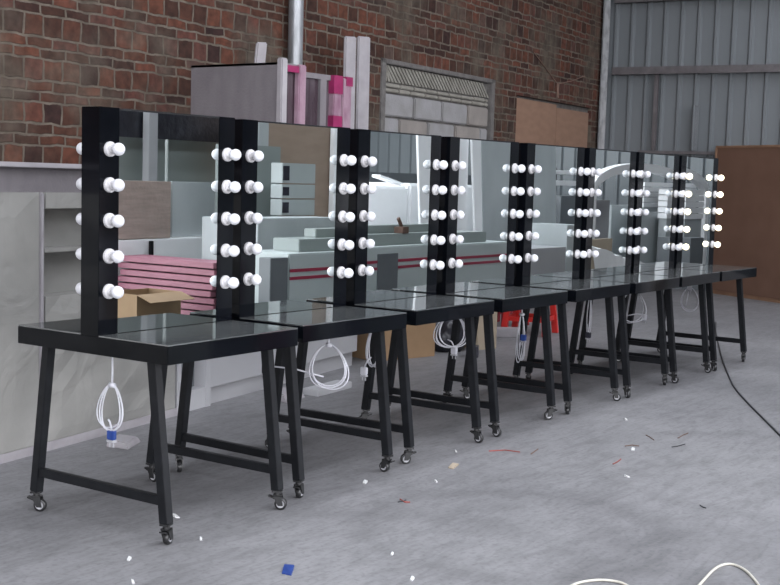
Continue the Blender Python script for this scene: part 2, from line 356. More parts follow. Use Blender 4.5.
# front wall (behind the camera) and its open bay, left wall, roof with added light gaps
corrugated('wall_left', (-13, -1.4, 0), -math.pi/2+math.pi, 4.2, 6.6)
corrugated('wall_front', (14.6, -11, 0), math.pi, 5.6, 5.2)  # unseen stretch closed off to cut daylight on the right wall
bm = new(); ys = [-11.3]+[v for p in ROOF_GAPS for v in p]+[6]
for i in range(0, len(ys), 2): box(bm, -14, 16, ys[i], ys[i+1], 6.4, 6.5)
for i in range(1, len(ys)-1, 2): box(bm, -14, -11.5, ys[i], ys[i+1], 6.4, 6.5); box(bm, 13, 16, ys[i], ys[i+1], 6.4, 6.5)
struct('ceiling', bm, 'sheet')
bm = new(); box(bm, -13, 14.6, -11.06, -11, 5.2, 6.4); struct('trim_1', bm, 'sheet')
# steelwork on the corrugated wall
def onright(o): o.location = CORN; o.rotation_euler = (0, 0, RA); return o
zp0 = rw(605, 72)[1]
bm = new(); box(bm, .2, 16, -.12, -.04, 2.965, 3.05); box(bm, .2, 16, -.16, -.115, 2.945, 2.965)
onright(tag(obj('purlin', bm, 'purlin'), 'dull steel purlin running level across the corrugated wall above the brown panel', 'steel beam'))
bm = new(); box(bm, .2, 16, -.16, -.04, 3.93, 4.10)
onright(tag(obj('steel_beam', bm, 'purlin'), 'dark steel beam at the very top edge of the corrugated wall', 'steel beam'))
a, _ = rw(657, 100); b_, _ = rw(716, 100)
bm = new(); box(bm, a-.02, a+.03, -.09, -.035, 1.91, 2.96); 
fr = onright(tag(obj('steel_mullion', bm, 'purlin'), 'thin steel upright below the purlin on the corrugated wall', 'steel frame'))
bm = new(); box(bm, a-.2, b_+.2, -.10, -.035, 1.86, 1.90)
onright(tag(obj('steel_rail', bm, 'purlin'), 'thin level steel rail low on the corrugated wall, just over the mirrors', 'steel rail'))
c, _ = rw(698, 120)
bm = new()
box(bm, c-.035, c+.035, -.10, -.085, 1.91, 2.52); box(bm, c-.035, c-.025, -.14, -.085, 1.91, 2.52)
for i in range(9): lathe(bm, [(0, 0), (.012, 0), (.012, .006), (0, .006)], 8, Matrix.Translation((c, -.1, 1.96+.064*i)) @ Matrix.Rotation(math.pi/2, 4, 'X'))
onright(tag(obj('perforated_strut', bm, 'machdark'), 'short perforated steel strut standing on the rail of the corrugated wall', 'steel strut'))
# corner post, wrapped silver
bm = new(); cu = UC-.12
box(bm, cu-.02, cu+.09, -.06, -.04, 0, 6.4); box(bm, cu-.02, cu, -.14, -.04, 0, 6.4)
o = tag(obj('corner_post', bm, 'galv'), 'silvery steel angle post where the brick wall meets the corrugated wall', 'steel post'); o.location = W0; o.rotation_euler = (0, 0, WA)
# downpipe on brick wall
pu, _ = wl(295.5, 40, -.1)
bm = new(); lathe(bm, [(.065, 0), (.065, 6.3)], 20, Matrix.Translation((pu, -.1, 0))); 
dp = tag(obj('drain_pipe', bm, 'spiralpipe', smooth=True), 'shiny silver vertical pipe in front of the red brick wall', 'pipe'); dp.location = W0; dp.rotation_euler = (0, 0, WA)
# wires above boarded window
bm = new()
q = [wl(*p) for p in ((533, 52), (545, 68), (557, 84))]; tube(bm, [(a, -.01, z) for a, z in q], .006, 6)
q = [wl(*p) for p in ((557, 84), (571, 81), (584, 76))]; tube(bm, [(a, -.01, z) for a, z in q], .006, 6)
q = [wl(*p) for p in ((557, 84), (557, 98))]; tube(bm, [(a, -.01, z) for a, z in q], .016, 6)
o = tag(obj('rebar_hook', bm, 'rust'), 'thin forked rusty rod on the brick wall over the plywood-covered window', 'metal rod'); o.location = W0; o.rotation_euler = (0, 0, WA)

# ------------------------------------------------------------------ vanity stations
TW, TD, TH, TT = .7727, .8471, .78, .0756
PW, PD, PH = .1012, .1006, .880
EL = .055
GRP = 'double sided makeup vanity stations in the row'
def copy_tree(o, parent=None):
    c = o.copy(); COL.objects.link(c); c.parent = parent
    for ch in o.children: copy_tree(ch, c)
    return c
def make_station():
    root = thing('vanity_station', 'x', 'makeup table', group=GRP)
    bm = new(); box(bm, -TW/2, TW/2, -TD/2, TD/2, TH-TT, TH-.005); obj('tabletop', bm, 'gloss', root, bevel=.002)
    for s in (-1, 1):
        bm = new(); y0, y1 = (-TD/2+.002, -PD/2-.001) if s < 0 else (PD/2+.001, TD/2-.002)
        box(bm, -TW/2+.002, TW/2-.002, y0, y1, TH-.005, TH); obj('glass_top', bm, 'glass', root)
    bm = new(); box(bm, -TW/2+PW, TW/2-PW, -PD/2+.008, PD/2-.008, TH-.005, TH+PH-.006); obj('mirror_backing', bm, 'leg', root)
    for s in (-1, 1):
        bm = new(); a, b_ = sorted((s*(PD/2-.007), s*(PD/2-.0015)))
        box(bm, -TW/2+PW+.001, TW/2-PW-.001, a, b_, TH+.002, TH+PH-.008); obj('mirror', bm, 'mirror', root)
    bm = new(); box(bm, -TW/2+PW, TW/2-PW, -PD/2+.0, PD/2-.0, TH+PH-.008, TH+PH-.001); obj('top_rail', bm, 'leg', root)
    for sx_ in (-1, 1):
        bm = new(); a, b_ = sorted((sx_*TW/2, sx_*(TW/2-PW))); box(bm, a, b_, -PD/2, PD/2, TH-.004, TH+PH)
        obj('light_post', bm, 'gloss', root, bevel=.0015)
        for sy in (-1, 1):
            for i in range(5):
                z = TH+PH-.160-.1375*i; x = sx_*(TW/2-PW/2)
                mt = Matrix.Translation((x, sy*PD/2, z)) @ Matrix.Rotation(math.pi/2*(1 if sy < 0 else -1), 4, 'X')
                bm = new(); lathe(bm, [(0, 0), (.0295, 0), (.0295, .009), (.027, .013), (.0185, .014), (.0175, .026), (0, .026)], 20, mt)
                so = obj('bulb_socket', bm, 'sock', root)
                bm = new(); pr = [(.0, .022), (.014, .022), (.015, .032)]
                for k in range(1, 11):
                    a_ = math.radians(-55+k*14.5); pr.append((.025*math.cos(a_), .050+.025*math.sin(a_)))
                pr.append((0, .075)); lathe(bm, pr, 20, mt); obj('light_bulb', bm, 'bulb', so, smooth=True)
    for sx_ in (-1, 1):
        x = sx_*(TW/2-EL)
        for sy in (-1, 1):
            bm = new(); bar(bm, (x, sy*.297, TH-TT), (x, sy*.372, .085), .038, .041); obj('leg', bm, 'leg', root, bevel=.002)
            # caster
            bm = new(); yb = 0; xx = 0
            box(bm, -.019, .019, -.021, .021, .078, .0855)
            lathe(bm, [(0, .062), (.014, .062), (.014, .079), (0, .079)], 14)
            for q in (-1, 1):
                hexa(bm, [(q*.015-.002, -.028, .020), (q*.015+.002, -.028, .020), (q*.015+.002, -.006, .020), (q*.015-.002, -.006, .020),
                          (q*.015-.002, -.020, .064), (q*.015+.002, -.020, .064), (q*.015+.002, .016, .064), (q*.015-.002, .016, .064)])
            box(bm, -.017, .017, -.020, .016, .060, .066)
            hexa(bm, [(-.012, .01, .046), (.012, .01, .046), (.012, .036, .056), (-.012, .036, .056), (-.012, .01, .052), (.012, .01, .052), (.012, .036, .062), (-.012, .036, .062)])
            ca = obj('caster', bm, 'rubber', root, loc=(x, sy*.372, 0))
            mt = Matrix.Translation((0, -.016, .0265)) @ Matrix.Rotation(math.pi/2, 4, 'Y')
            bm = new(); lathe(bm, [(.017, -.011), (.024, -.011), (.0265, -.007), (.0265, .007), (.024, .011), (.017, .011), (.017, -.011)], 24, mt)
            wh = obj('wheel', bm, 'rubber', ca, smooth=True)
            bm = new(); lathe(bm, [(0, -.009), (.0165, -.0115), (.0165, .0115), (0, .009)], 20, mt); hb = obj('wheel_hub', bm, 'hub', ca); hb['label'] = 'pale wheel hub'
        bm = new(); bar(bm, (x, -.352, .17), (x, .352, .17), .028, .036); obj('stretcher', bm, 'leg', root, bevel=.002)
    return root
def add_cord(root, x, y, z_top, rx, rz, zc, n, plug, pm, seed, yw=.0, down=.10):
    rnd = random.Random(seed); bm = new(); pts = [(x, y, TH-TT), (x+.004, y, TH-TT-.05)]
    pts.append((x, y, zc+rz+.015))
    bm2 = new()
    tube(bm, [(x, y, TH-TT-.001), (x+.004, y+.002, (TH-TT+zc+rz)/2), (x, y, zc+rz)], .0042, 8)
    for i in range(n):
        a = rx*rnd.uniform(.72, 1.0); b_ = rz*rnd.uniform(.92, 1.0); oy = rnd.uniform(-.01, .01); ox = rnd.uniform(-.2, .2)*rx; tw = rnd.uniform(-.5, .5)
        P = []
        for k in range(28):
            t = 2*math.pi*k/28; ca, sa = math.cos(t), math.sin(t)
            hx = a*sa*(1-.25*ca); 
            P.append((x+(hx*math.sin(yw+tw*.3))+ox*.3*(1-ca), y+hx*math.cos(yw+tw*.3)+ox*.5*(1-ca)+oy*(1-ca), zc+rz-b_*(1-ca)))
        tube(bm, P, .0030, 6, closed=True)
    lathe(bm, [(0, -.014), (.010, -.014), (.010, .014), (0, .014)], 10, Matrix.Translation((x, y, zc+rz-.004)) @ Matrix.Rotation(math.pi/2, 4, 'X'))
    px, py, pz = plug
    mid = ((x+px)/2, (y+py)/2, zc-rz*.98)
    tube(bm, [(x, y+rx*.3, zc-rz*.5), (x*.5+px*.5, y*.5+py*.5+.01, (zc-rz*.5+pz)/2+.02), (px, py, pz+.02)], .004, 8)
    co = obj('power_cord', bm, 'cord', root, smooth=True)
    bm = new(); box(bm, px-.012, px+.012, py-.018, py+.018, pz-.020, pz+.020)
    pl = obj('plug', bm, pm, co, bevel=.004); pl['label'] = ('blue' if pm == 'blue' else 'dark') + ' plug on the white cord'
    bm = new(); box(bm, px-.011, px+.011, py-.017, py+.017, pz-.030, pz-.0205)
    box(bm, px-.003, px+.003, py-.012, py-.008, pz-.05, pz-.034); box(bm, px-.003, px+.003, py+.008, py+.012, pz-.05, pz-.034)
    obj('plug_face', bm, 'hub', pl)
proto = make_station()
labels = ['nearest makeup station at the far left, blue plug hanging under it',
          'second makeup station from the left, its mirror showing brown board and a striped machine',
          'third makeup station from the left, its mirror showing bright white foam',
          'fourth makeup station from the left, its mirror showing a leaning white board and grey sheet',
          'fifth makeup station from the left, narrow white cord before the red stools',
          'sixth makeup station from the left, its mirror showing the near end of a white arch',
          'seventh makeup station from the left, unlit, next to the one with glowing bulbs',
          'last makeup station at the far right of the row, its bulbs switched on']
stations = [proto] + [copy_tree(proto) for _ in range(7)]
for k, (r, (x, y, a)) in enumerate(zip(stations, STN)):
    r.location = (x, y, 0); r.rotation_euler = (0, 0, a); r['label'] = labels[k]
    rc = random.Random(40+k)
    for ca in [c for c in r.children if c.name.startswith('caster')]: ca.rotation_euler = (0, 0, rc.choice((0, math.pi, -.7, 1.9, .5, -2.3)))
for so in [c for c in stations[7].children if c.name.startswith('bulb_socket')]:
    for b_ in so.children:
        b_.data = b_.data.copy(); b_.data.materials[0] = M['lit']; b_['label'] = 'glowing round bulb'
add_cord(stations[0], -.327, -.066, 0, .065, .095, .49, 4, (-.329, -.068, .385), 'blue', 1)
add_cord(stations[1], .055, -.212, 0, .085, .105, .53, 4, (-.09, .05, .50), 'dark', 2, -.61)
add_cord(stations[2], -.30, -.12, 0, .06, .11, .56, 4, (-.30, -.06, .43), 'cord', 3, .3)
add_cord(stations[3], -.25, -.016, 0, .095, .10, .55, 5, (-.24, -.03, .44), 'cord', 4, -.61)
add_cord(stations[4], -.285, 0, 0, .03, .16, .43, 4, (-.29, -.02, .44), 'blue', 5, .2)
add_cord(stations[5], -.149, .012, 0, .03, .13, .51, 4, (-.149, .012, .37), 'dark', 6, .7)
add_cord(stations[6], -.228, .013, 0, .115, .125, .51, 4, (-.17, -.06, .44), 'cord', 7, -.61)
add_cord(stations[7], .081, .018, 0, .085, .10, .50, 4, (.08, .02, .60), 'cord', 8, -.61)

# ------------------------------------------------------------------ cabinets behind the row
CA = math.atan(.17); C0 = (0.457, 1.118, 0)
t = thing('wrapped_cabinet', 'long waist-high display cabinet wrapped in clear film behind the nearest makeup station', 'cabinet', C0, CA)
def soft_panel(bm, u0, u1, v0, v1, z0, z1, n=10, amp=.012, seed=0):
    rnd = random.Random(seed); nx, nz = n, max(3, int(n*.8)); g = []
    for j in range(nz+1):
        row = []
        for i in range(nx+1):
            e = 0 if i in (0, nx) or j in (0, nz) else 1
            row.append(bm.verts.new((u0+(u1-u0)*i/nx, v0-e*amp*rnd.uniform(.2, 1), z0+(z1-z0)*j/nz)))
        g.append(row)
    for j in range(nz):
        for i in range(nx): bm.faces.new((g[j][i], g[j][i+1], g[j+1][i+1], g[j+1][i]))
    bk = [bm.verts.new(p) for p in ((u0, v1, z0), (u1, v1, z0), (u1, v1, z1), (u0, v1, z1))]
    bm.faces.new(bk[::-1])
    bm.faces.new([g[0][i] for i in range(nx, -1, -1)]+[bk[0], bk[1]]); bm.faces.new([g[nz][i] for i in range(nx+1)]+[bk[2], bk[3]])
    bm.faces.new([g[j][0] for j in range(nz+1)]+[bk[3], bk[0]]); bm.faces.new([g[j][nx] for j in range(nz, -1, -1)]+[bk[1], bk[2]])
bm = new(); soft_panel(bm, -2.2, .27, .0, .6, .0, 1.30, 14, .012, 1); obj('cabinet_body', bm, 'wrap', t, smooth=False)
bm = new()
box(bm, .28, .31, .0, .6, .0, 1.30)
obj('end_panel', bm, 'wrapwhite', t, bevel=.006)
bm = new(); soft_panel(bm, .32, 1.43, .0, .6, .0, .78, 10, .02, 2); obj('lower_front', bm, 'wrap', t)
bm = new(); box(bm, .32, 1.43, .12, .6, .78, 1.30); obj('shelf_recess', bm, 'wrap', t)
bm = new(); box(bm, .32, 1.43, .01, .12, 1.0, 1.02); box(bm, .32, 1.43, .0, .12, 1.22, 1.30); box(bm, 1.37, 1.43, 0, .12, .78, 1.22); obj('shelf', bm, 'wrap', t)
bm = new(); box(bm, -2.25, 1.44, .05, .62, 1.30, 1.42); obj('inner_top', bm, 'wrap2', t)  # darker grey stands in for the shade under the top board
bm = new(); box(bm, -2.25, 1.44, .0, .64, 1.42, 1.445); obj('top_board', bm, 'wrapwhite', t, bevel=.003)
bm = new(); box(bm, -2.2, 1.43, -.018, -.013, .0, .045); obj('bottom_edge', bm, 'wrapwhite', t)
t = thing('white_cabinet', 'long white cabinet on a plinth seen under the second and third tabletops', 'cabinet', C0, CA)
bm = new(); box(bm, 1.74, 3.75, .03, 1.15, 0, .10); obj('plinth', bm, 'white', t)
bm = new(); box(bm, 1.49, 3.76, .08, 1.15, .10, 1.15)
obj('cabinet_body', bm, 'machdark', t)
for a, b_ in ((1.80, 2.76), (2.77, 3.77)):
    bm = new(); box(bm, a, b_, .0, .08, .11, 1.15); obj('door', bm, 'white', t, bevel=.003)
bm = new(); box(bm, 1.74, 1.795, -.005, .08, .0, 1.15); box(bm, 1.45, 1.49, .0, .6, 0, 1.15); box(bm, 1.45, 3.79, -.005, 1.2, 1.15, 1.18); box(bm, 1.49, 1.74, 0, .5, 0, .12); obj('frame', bm, 'white', t)
# wrapped cabinets on top
K = PY(281, 62, 1.85); Z0 = 1.185
yl = PX(191, 66, K.x).y
t = thing('foam_wrapped_cabinet', 'tall cabinet in pale foam sheet with pink corner strips stacked behind the mirrors', 'cabinet', (K.x, K.y, Z0))
K2 = PY(304, 62, K.y)
wB = K2.x-K.x; dB = yl-K.y; hB = K.z-Z0
bm = new(); box(bm, 0, .012, 0.012, dB, 0, hB); box(bm, 0, wB, .012, dB, hB-.02, hB); obj('foam_sheet', bm, 'wrap2', t, bevel=.003)
bm = new(); box(bm, .014, wB-.01, .03, dB-.01, 0, hB-.022); obj('cabinet_body', bm, 'wine', t)
bm = new(); box(bm, -.012, .055, -.02, .03, 0, hB+.03); obj('edge_strip', bm, 'wrapwhite', t, bevel=.008)
bm = new(); box(bm, wB-.07, wB+.01, -.02, .03, 0, hB); obj('edge_strip', bm, 'pinkfoam', t, bevel=.008)
bm = new(); box(bm, .055, wB-.07, -.016, .028, hB-.06, hB-.015); obj('corner_tape', bm, 'magenta', t)
ya = 2.25; A = PY(304, 73, ya); B = PY(349, 72, ya)
t = thing('tinted_wrapped_cabinet', 'dark tinted cabinet in clear film with pink and magenta edge foam, below the silver pipe', 'cabinet', (A.x, ya, Z0))
wC = B.x-A.x; hC = A.z-Z0
bm = new(); box(bm, 0, wC, .02, .6, 0, hC); obj('cabinet_body', bm, 'wine', t, bevel=.004)
u = lambda px: PY(px, 90, ya).x-A.x
bm = new(); box(bm, u(320), u(326), -.005, .02, 0, hC-.03); obj('shine_strip', bm, 'wrap2', t)  # pale strip painted in for the shine on the film
bm = new(); box(bm, 0, u(331), .0, .05, hC-.03, hC+.01); obj('top_edge_strip', bm, 'wrap2', t)
bm = new(); box(bm, u(331), u(339), -.03, .04, 0, hC); obj('edge_strip', bm, 'pinkfoam', t, bevel=.008)
bm = new(); box(bm, u(340), u(349), -.03, .04, 0, hC); obj('edge_strip', bm, 'pinkfoam', t, bevel=.008)
bm = new(); box(bm, u(330.5), u(339.5), -.034, .044, hC-.13, hC+.012); obj('corner_tape', bm, 'magenta', t)
bm = new(); box(bm, u(330.5), u(339.5), -.034, .044, hC-.42, hC-.30); obj('corner_tape', bm, 'magenta', t)
bm = new(); box(bm, u(343), u(349.4), -.034, .044, hC-.06, hC+.012); obj('corner_tape', bm, 'magenta', t)
# white foam strips leaning on the wall
for i, (x0, x1, yt, yb, lb) in enumerate(((346, 357, 36, 132, 'left of the pair of tall white foam strips standing by the brick wall'),
                                      (359, 371, 36, 132, 'right of the pair of tall white foam strips standing by the brick wall'),
                                      (258, 268, 42, 62, 'short white foam strip poking up behind the pale wrapped cabinet'))):
    Y = 2.98 if i < 2 else 3.02
    a = PY(x0, yt, Y); b_ = PY(x1, yt, Y); c = PY(x0-2, yb, Y); lean = (a.x-c.x)/(a.z-c.z)
    wd = b_.x-a.x; zt = a.z; bm = new()
    zb = 0
    xb = a.x-lean*(zt-zb)
    hexa(bm, [(xb, Y, zb), (xb+wd, Y, zb), (xb+wd, Y+.03, zb), (xb, Y+.03, zb), (a.x, Y, zt), (a.x+wd, Y, zt+.01), (a.x+wd, Y+.03, zt+.01), (a.x, Y+.03, zt)])
    o = rebase(obj('foam_strip', bm, 'wrapwhite', bevel=.01)); tag(o, lb, 'foam strip', 'white foam strips by the brick wall')

# ------------------------------------------------------------------ things on the floor behind the row
def carton(name, label, p, sx_, sy_, h, rz, m='card', group=None, open_=False, cat='box'):
    t = thing(name, label, cat, p, rz, group); bm = new()
    if not open_:
        box(bm, -sx_/2, sx_/2, -sy_/2, sy_/2, 0, h); obj('box_body', bm, m, t, bevel=.004)
        bm = new(); box(bm, -.03, .03, -sy_/2-.001, sy_/2+.001, h-.08, h+.001); obj('tape', bm, 'beige', t)
    else:
        w_ = .012
        for a in ((-sx_/2, sx_/2, -sy_/2, -sy_/2+w_), (-sx_/2, sx_/2, sy_/2-w_, sy_/2), (-sx_/2, -sx_/2+w_, -sy_/2+w_, sy_/2-w_), (sx_/2-w_, sx_/2, -sy_/2+w_, sy_/2-w_)):
            box(bm, *a, 0, h)
        box(bm, -sx_/2+w_, sx_/2-w_, -sy_/2+w_, sy_/2-w_, 0, .02); obj('box_body', bm, m, t)
        bm = new()
        hexa(bm, [(-sx_/2, sy_/2, h-.004), (sx_/2, sy_/2, h-.004), (sx_/2, sy_/2+.004, h), (-sx_/2, sy_/2+.004, h), (-sx_/2, sy_/2+.14, h-.05), (sx_/2, sy_/2+.14, h-.05), (sx_/2, sy_/2+.144, h-.046), (-sx_/2, sy_/2+.144, h-.046)])
        obj('flap', bm, m, t)
    return t
P = PF(411, 361)
carton('cardboard_box', 'large brown cardboard box on the floor seen under the third and fourth tables', (P.x+.12, P.y+.33, 0), .62, .5, .62, -.25, 'card')
P = PF(481, 350)
carton('cardboard_box', 'tall narrow beige box on the floor seen under the fourth table', (P.x+.1, P.y+.12, 0), .22, .3, .6, -.3, 'beige')
P = PF(506, 339)
bm = new(); box(bm, -.5, .26, -.07, .07, 0, .085); o = obj('foam_block', bm, 'wrapwhite', bevel=.008); o.location = (P.x+.05, P.y+.15, 0); o.rotation_euler = (0, 0, -1.0+.2)
tag(o, 'long low white foam block on the floor behind the fourth table', 'foam block')
# black bag on the floor
P = PF(462, 352); bm = new(); bmesh.ops.create_icosphere(bm, subdivisions=4, radius=1)
rnd = random.Random(5)
from mathutils import noise as mn
for v in bm.verts:
    q = v.co.copy(); d = 1+.22*mn.noise(q*2.3)+.08*mn.noise(q*6); v.co = Vector((q.x*.19*d, q.y*.17*d, (max(q.z, -.72)+.72)*.20*d))
o = obj('plastic_bag', bm, 'blackp', smooth=True); o.location = (P.x, P.y+.15, 0); tag(o, 'crumpled black plastic bag on the floor under the fourth table', 'bag')
bm = new(); box(bm, -.06, .06, -.05, .05, 0, .09)
o = obj('carton_pack', bm, 'dark', bevel=.004); Q = PF(467, 356); o.location = (Q.x, Q.y-.05, 0); o.rotation_euler = (0, 0, .5); tag(o, 'small dark pack on the floor before the black bag', 'box')

def stool(label, p, rz, m, h=.46, s=.36):
    t = thing('plastic_stool', label, 'stool', p, rz, 'red plastic stools')
    bm = new(); box(bm, -s/2+.03, s/2-.03, -s/2+.03, s/2-.03, h-.03, h); obj('seat', bm, m, t, bevel=.012)
    bm = new()
    for a in ((-1, 0), (1, 0), (0, -1), (0, 1)):
        if a[0]: box(bm, *sorted((a[0]*(s/2-.028), a[0]*(s/2-.04))), -s/2+.04, s/2-.04, h-.11, h-.03)
        else: box(bm, -s/2+.04, s/2-.04, *sorted((a[1]*(s/2-.028), a[1]*(s/2-.04))), h-.11, h-.03)
    obj('apron', bm, m, t)
    for i in (-1, 1):
        for j in (-1, 1):
            bm = new(); a = (i*(s/2-.05), j*(s/2-.05)); b_ = (i*s/2, j*s/2)
            hexa(bm, [(b_[0]-.028, b_[1]-.028, 0), (b_[0]+.028, b_[1]-.028, 0), (b_[0]+.028, b_[1]+.028, 0), (b_[0]-.028, b_[1]+.028, 0),
                      (a[0]-.024, a[1]-.024, h-.03), (a[0]+.024, a[1]-.024, h-.03), (a[0]+.024, a[1]+.024, h-.03), (a[0]-.024, a[1]+.024, h-.03)])
            obj('leg', bm, m, t, bevel=.004)
    bm = new(); c_ = s/2-.014
    for i in (-1, 1):
        box(bm, -c_, c_, i*c_-.008, i*c_+.008, .13, .17); box(bm, i*c_-.008, i*c_+.008, -c_, c_, .13, .17)
    obj('stretcher', bm, m, t)
    return t
P = PF(546, 336); stool('bright red plastic stool seen under the gap between the fourth and fifth tables', (P.x+.05, P.y+.2, 0), .25, 'red', .5, .40)
P = PF(521, 331); stool('dark red plastic stool to the left of the bright red one', (P.x+.3, P.y+.4, 0), -.1, 'redd', .46)
P = PF(505, 327)
t = thing('folding_chair', 'dark metal frame chair behind the fourth and fifth tables, left of the red stools', 'chair', (P.x-.1, P.y+.5, 0), .35)
bm = new(); box(bm, -.2, .2, -.2, .2, .44, .47); obj('seat', bm, 'leg', t, bevel=.008)
bm = new(); box(bm, -.2, .2, .2, .225, .62, .86); obj('backrest', bm, 'leg', t, bevel=.008)
for i in (-1, 1):
    bm = new(); tube(bm, [(i*.2, -.22, 0), (i*.19, .0, .45), (i*.19, .21, .88)], .012, 8); obj('leg', bm, 'leg', t)
    bm = new(); tube(bm, [(i*.175, .25, 0), (i*.175, -.15, .44)], .012, 8); obj('leg', bm, 'leg', t)
# pale boards on the floor under the second table
for (a, b_, hgt, lb) in (((318, 397), (352, 388), .045, 'long white board lying on the floor behind the second table'),):
    A = PF(*a); B = PF(*b_); d = B-A; bm = new(); L_ = d.length
    box(bm, 0, L_, 0, .12, 0, hgt); o = obj('board_offcut', bm, 'white', bevel=.004); o.location = A; o.rotation_euler = (0, 0, math.atan2(d.y, d.x)); tag(o, lb, 'board')
for (x, y, s1, s2, h, rz, lb) in ((129, 446, .10, .07, .035, .4, 'grey white foam offcut on the floor below the blue plug'), (292, 400, .12, .09, .05, .1, 'small pale foam offcut on the floor left of the long white board')):
    P = PF(x, y); bm = new(); hexa(bm, [(-s1, -s2, 0), (s1, -s2*.8, 0), (s1, s2, 0), (-s1*.8, s2, 0), (-s1, -s2*.7, h), (s1*.7, -s2*.6, h), (s1*.8, s2, h*1.1), (-s1*.7, s2*.8, h*1.2)])
    o = obj('foam_offcut', bm, 'wrapwhite', bevel=.006); o.location = (P.x, P.y+s2*.5, 0); o.rotation_euler = (0, 0, rz); tag(o, lb, 'offcut', 'foam offcuts')
# big brown hardboard panel with frame on the right
A = PF(712, 293); B = PF(780, 303); d = (B-A); d.z = 0
L_ = d.length*1.9; ang = math.atan2(d.y, d.x)
nrm = Vector((-d.y, d.x, 0)).normalized()
H1 = onplane(716, 146, nrm, nrm.dot(A)).z
t = thing('display_panel', 'large brown hardboard panel with a lighter frame standing at the right, beyond the row', 'panel', A, ang)
# local -y faces away or toward the camera: build toward +y
bm = new(); box(bm, .0, L_, -.04, .0, .05, H1-.03); obj('board', bm, 'mdf', t)
bm = new(); box(bm, -.02, L_, -.05, .30, H1-.03, H1); obj('top_frame', bm, 'mdfedge', t)
bm = new(); box(bm, -.02, L_, -.03, .03, 0, .05); obj('bottom_frame', bm, 'mdfedge', t)
bm = new(); box(bm, -.03, .0, -.05, .06, 0.0, H1-.03); obj('side_frame', bm, 'mdfedge', t)
# cable over the floor from the last table
bm = new(); pp = [(716, 322), (716, 333), (722, 358), (728, 374), (735, 388), (749, 404), (763, 418), (782, 437), (830, 485), (930, 540)]
def smoothpts(P, n=6):
    out = []; P = [Vector(p) for p in P]
    for i in range(len(P)-1):
        p0, p1, p2, p3 = P[max(i-1, 0)], P[i], P[i+1], P[min(i+2, len(P)-1)]
        for k in range(n):
            t_ = k/n; out.append(.5*((2*p1)+(-p0+p2)*t_+(2*p0-5*p1+4*p2-p3)*t_*t_+(-p0+3*p1-3*p2+p3)*t_**3))
    out.append(P[-1]); return out
tube(bm, smoothpts([PF(x, y, .006) for x, y in pp]), .006, 8); tag(obj('power_cable', bm, 'cable', smooth=True), 'long black cable snaking over the floor from the last table to the right edge', 'cable')
for (pts_, lb) in (([(560, 592), (578, 583), (600, 580), (622, 583), (640, 594)], 'pale thin hose at the bottom edge, left of the other one'),
                   ([(690, 596), (702, 582), (716, 568), (730, 564), (745, 570), (758, 584), (764, 596)], 'pale thin hose looping at the bottom right corner of the floor')):
    bm = new(); tube(bm, smoothpts([PF(x, y, .005) for x, y in pts_]), .005, 8); tag(obj('thin_hose', bm, 'hose', smooth=True), lb, 'hose', 'thin pale hoses')
# litter
def chip(x, y, sx_, sy_, rz, m, name, lb, cat, grp):
    P = PF(x, y); bm = new(); hexa(bm, [(-sx_, -sy_, 0), (sx_, -sy_*.6, 0), (sx_*.8, sy_, 0), (-sx_*.7, sy_*.7, 0), (-sx_, -sy_, .004), (sx_, -sy_*.6, .008), (sx_*.8, sy_, .012), (-sx_*.7, sy_*.7, .005)])
    o = obj(name, bm, m); o.location = (P.x, P.y, 0); o.rotation_euler = (0, 0, rz); tag(o, lb, cat, grp)
G = 'white chips on the floor'
for x, y, s, r, lb in ((365, 483, .022, .3, 'white paper chip on the open floor right of the second caster pair'), (436, 527-45, .010, 1, 'tiny white chip near the middle of the floor'),
                    (176, 517, .022, 1.1, 'white paper chip right beside the nearest front caster'), (392, 490+65, .010, .2, 'tiny white chip low in the middle of the floor'),
                    (129, 560, .014, .4, 'white chip on the floor below the first table, left one'), (133, 583, .012, .9, 'white chip at the very bottom edge left of centre'),
                    (626, 420, .016, .6, 'white chip on the floor right of the fifth table'), (633, 450, .022, .2, 'flat white chip among twigs in the right part of the floor'),
                    (627, 477, .014, 1.2, 'pale curled chip below the twigs in the right part of the floor'), (201, 540, .012, .7, 'small white chip right of the nearest caster'),
                    (412, 580, .014, .2, 'white chip at the bottom edge near the centre'), (456, 452, .010, .7, 'tiny white chip by the fourth table front casters')):
    chip(x, y, s, s*.45, r, 'scrapwhite', 'paper_chip', lb, 'litter', G)
chip(288, 571, .05, .022, .5, 'blue', 'plastic_scrap', 'crumpled blue plastic scrap on the floor at the lower left', 'litter', None)
chip(453, 467, .05, .018, .2, 'beige', 'cardboard_scrap', 'small tan cardboard scrap in the middle of the floor', 'litter', None)
for pts_, m, lb in (([(400, 499), (405, 502), (410, 502)], 'redwire', 'short dark red wire offcut in the middle of the floor'), ([(489, 451), (505, 450), (520, 452)], 'redwire', 'longer red wire offcut left of the centre right floor'),
                  ([(646, 435), (650, 437), (654, 440)], 'rust', 'short dark twig, upper left of the group on the right floor'), ([(678, 438), (683, 435), (688, 433)], 'rust', 'thin pale twig at the upper right of the twig group'),
                  ([(672, 447), (678, 446), (685, 444)], 'cable', 'short black wire offcut in the right part of the floor'), ([(613, 464), (617, 462), (621, 459)], 'redwire', 'small red brown offcut left of the curled chip'),
                  ([(531, 454), (535, 451), (538, 449)], 'rust', 'tiny brown twig in the middle right of the floor'), ([(625, 446), (632, 445), (639, 446)], 'rust', 'brown twig just above the flat white chip'),
                  ([(398, 549-47), (403, 501), (406, 500)], 'cable', 'tiny black offcut beside the dark red wire'), ([(700, 505), (703, 507), (706, 508)], 'cable', 'tiny dark offcut alone on the right floor')):
    bm = new(); tube(bm, [PF(x, y, .003) for x, y in pts_], .0026, 6); tag(obj('wire_offcut', bm, m), lb, 'litter', 'wire and twig offcuts on the floor')

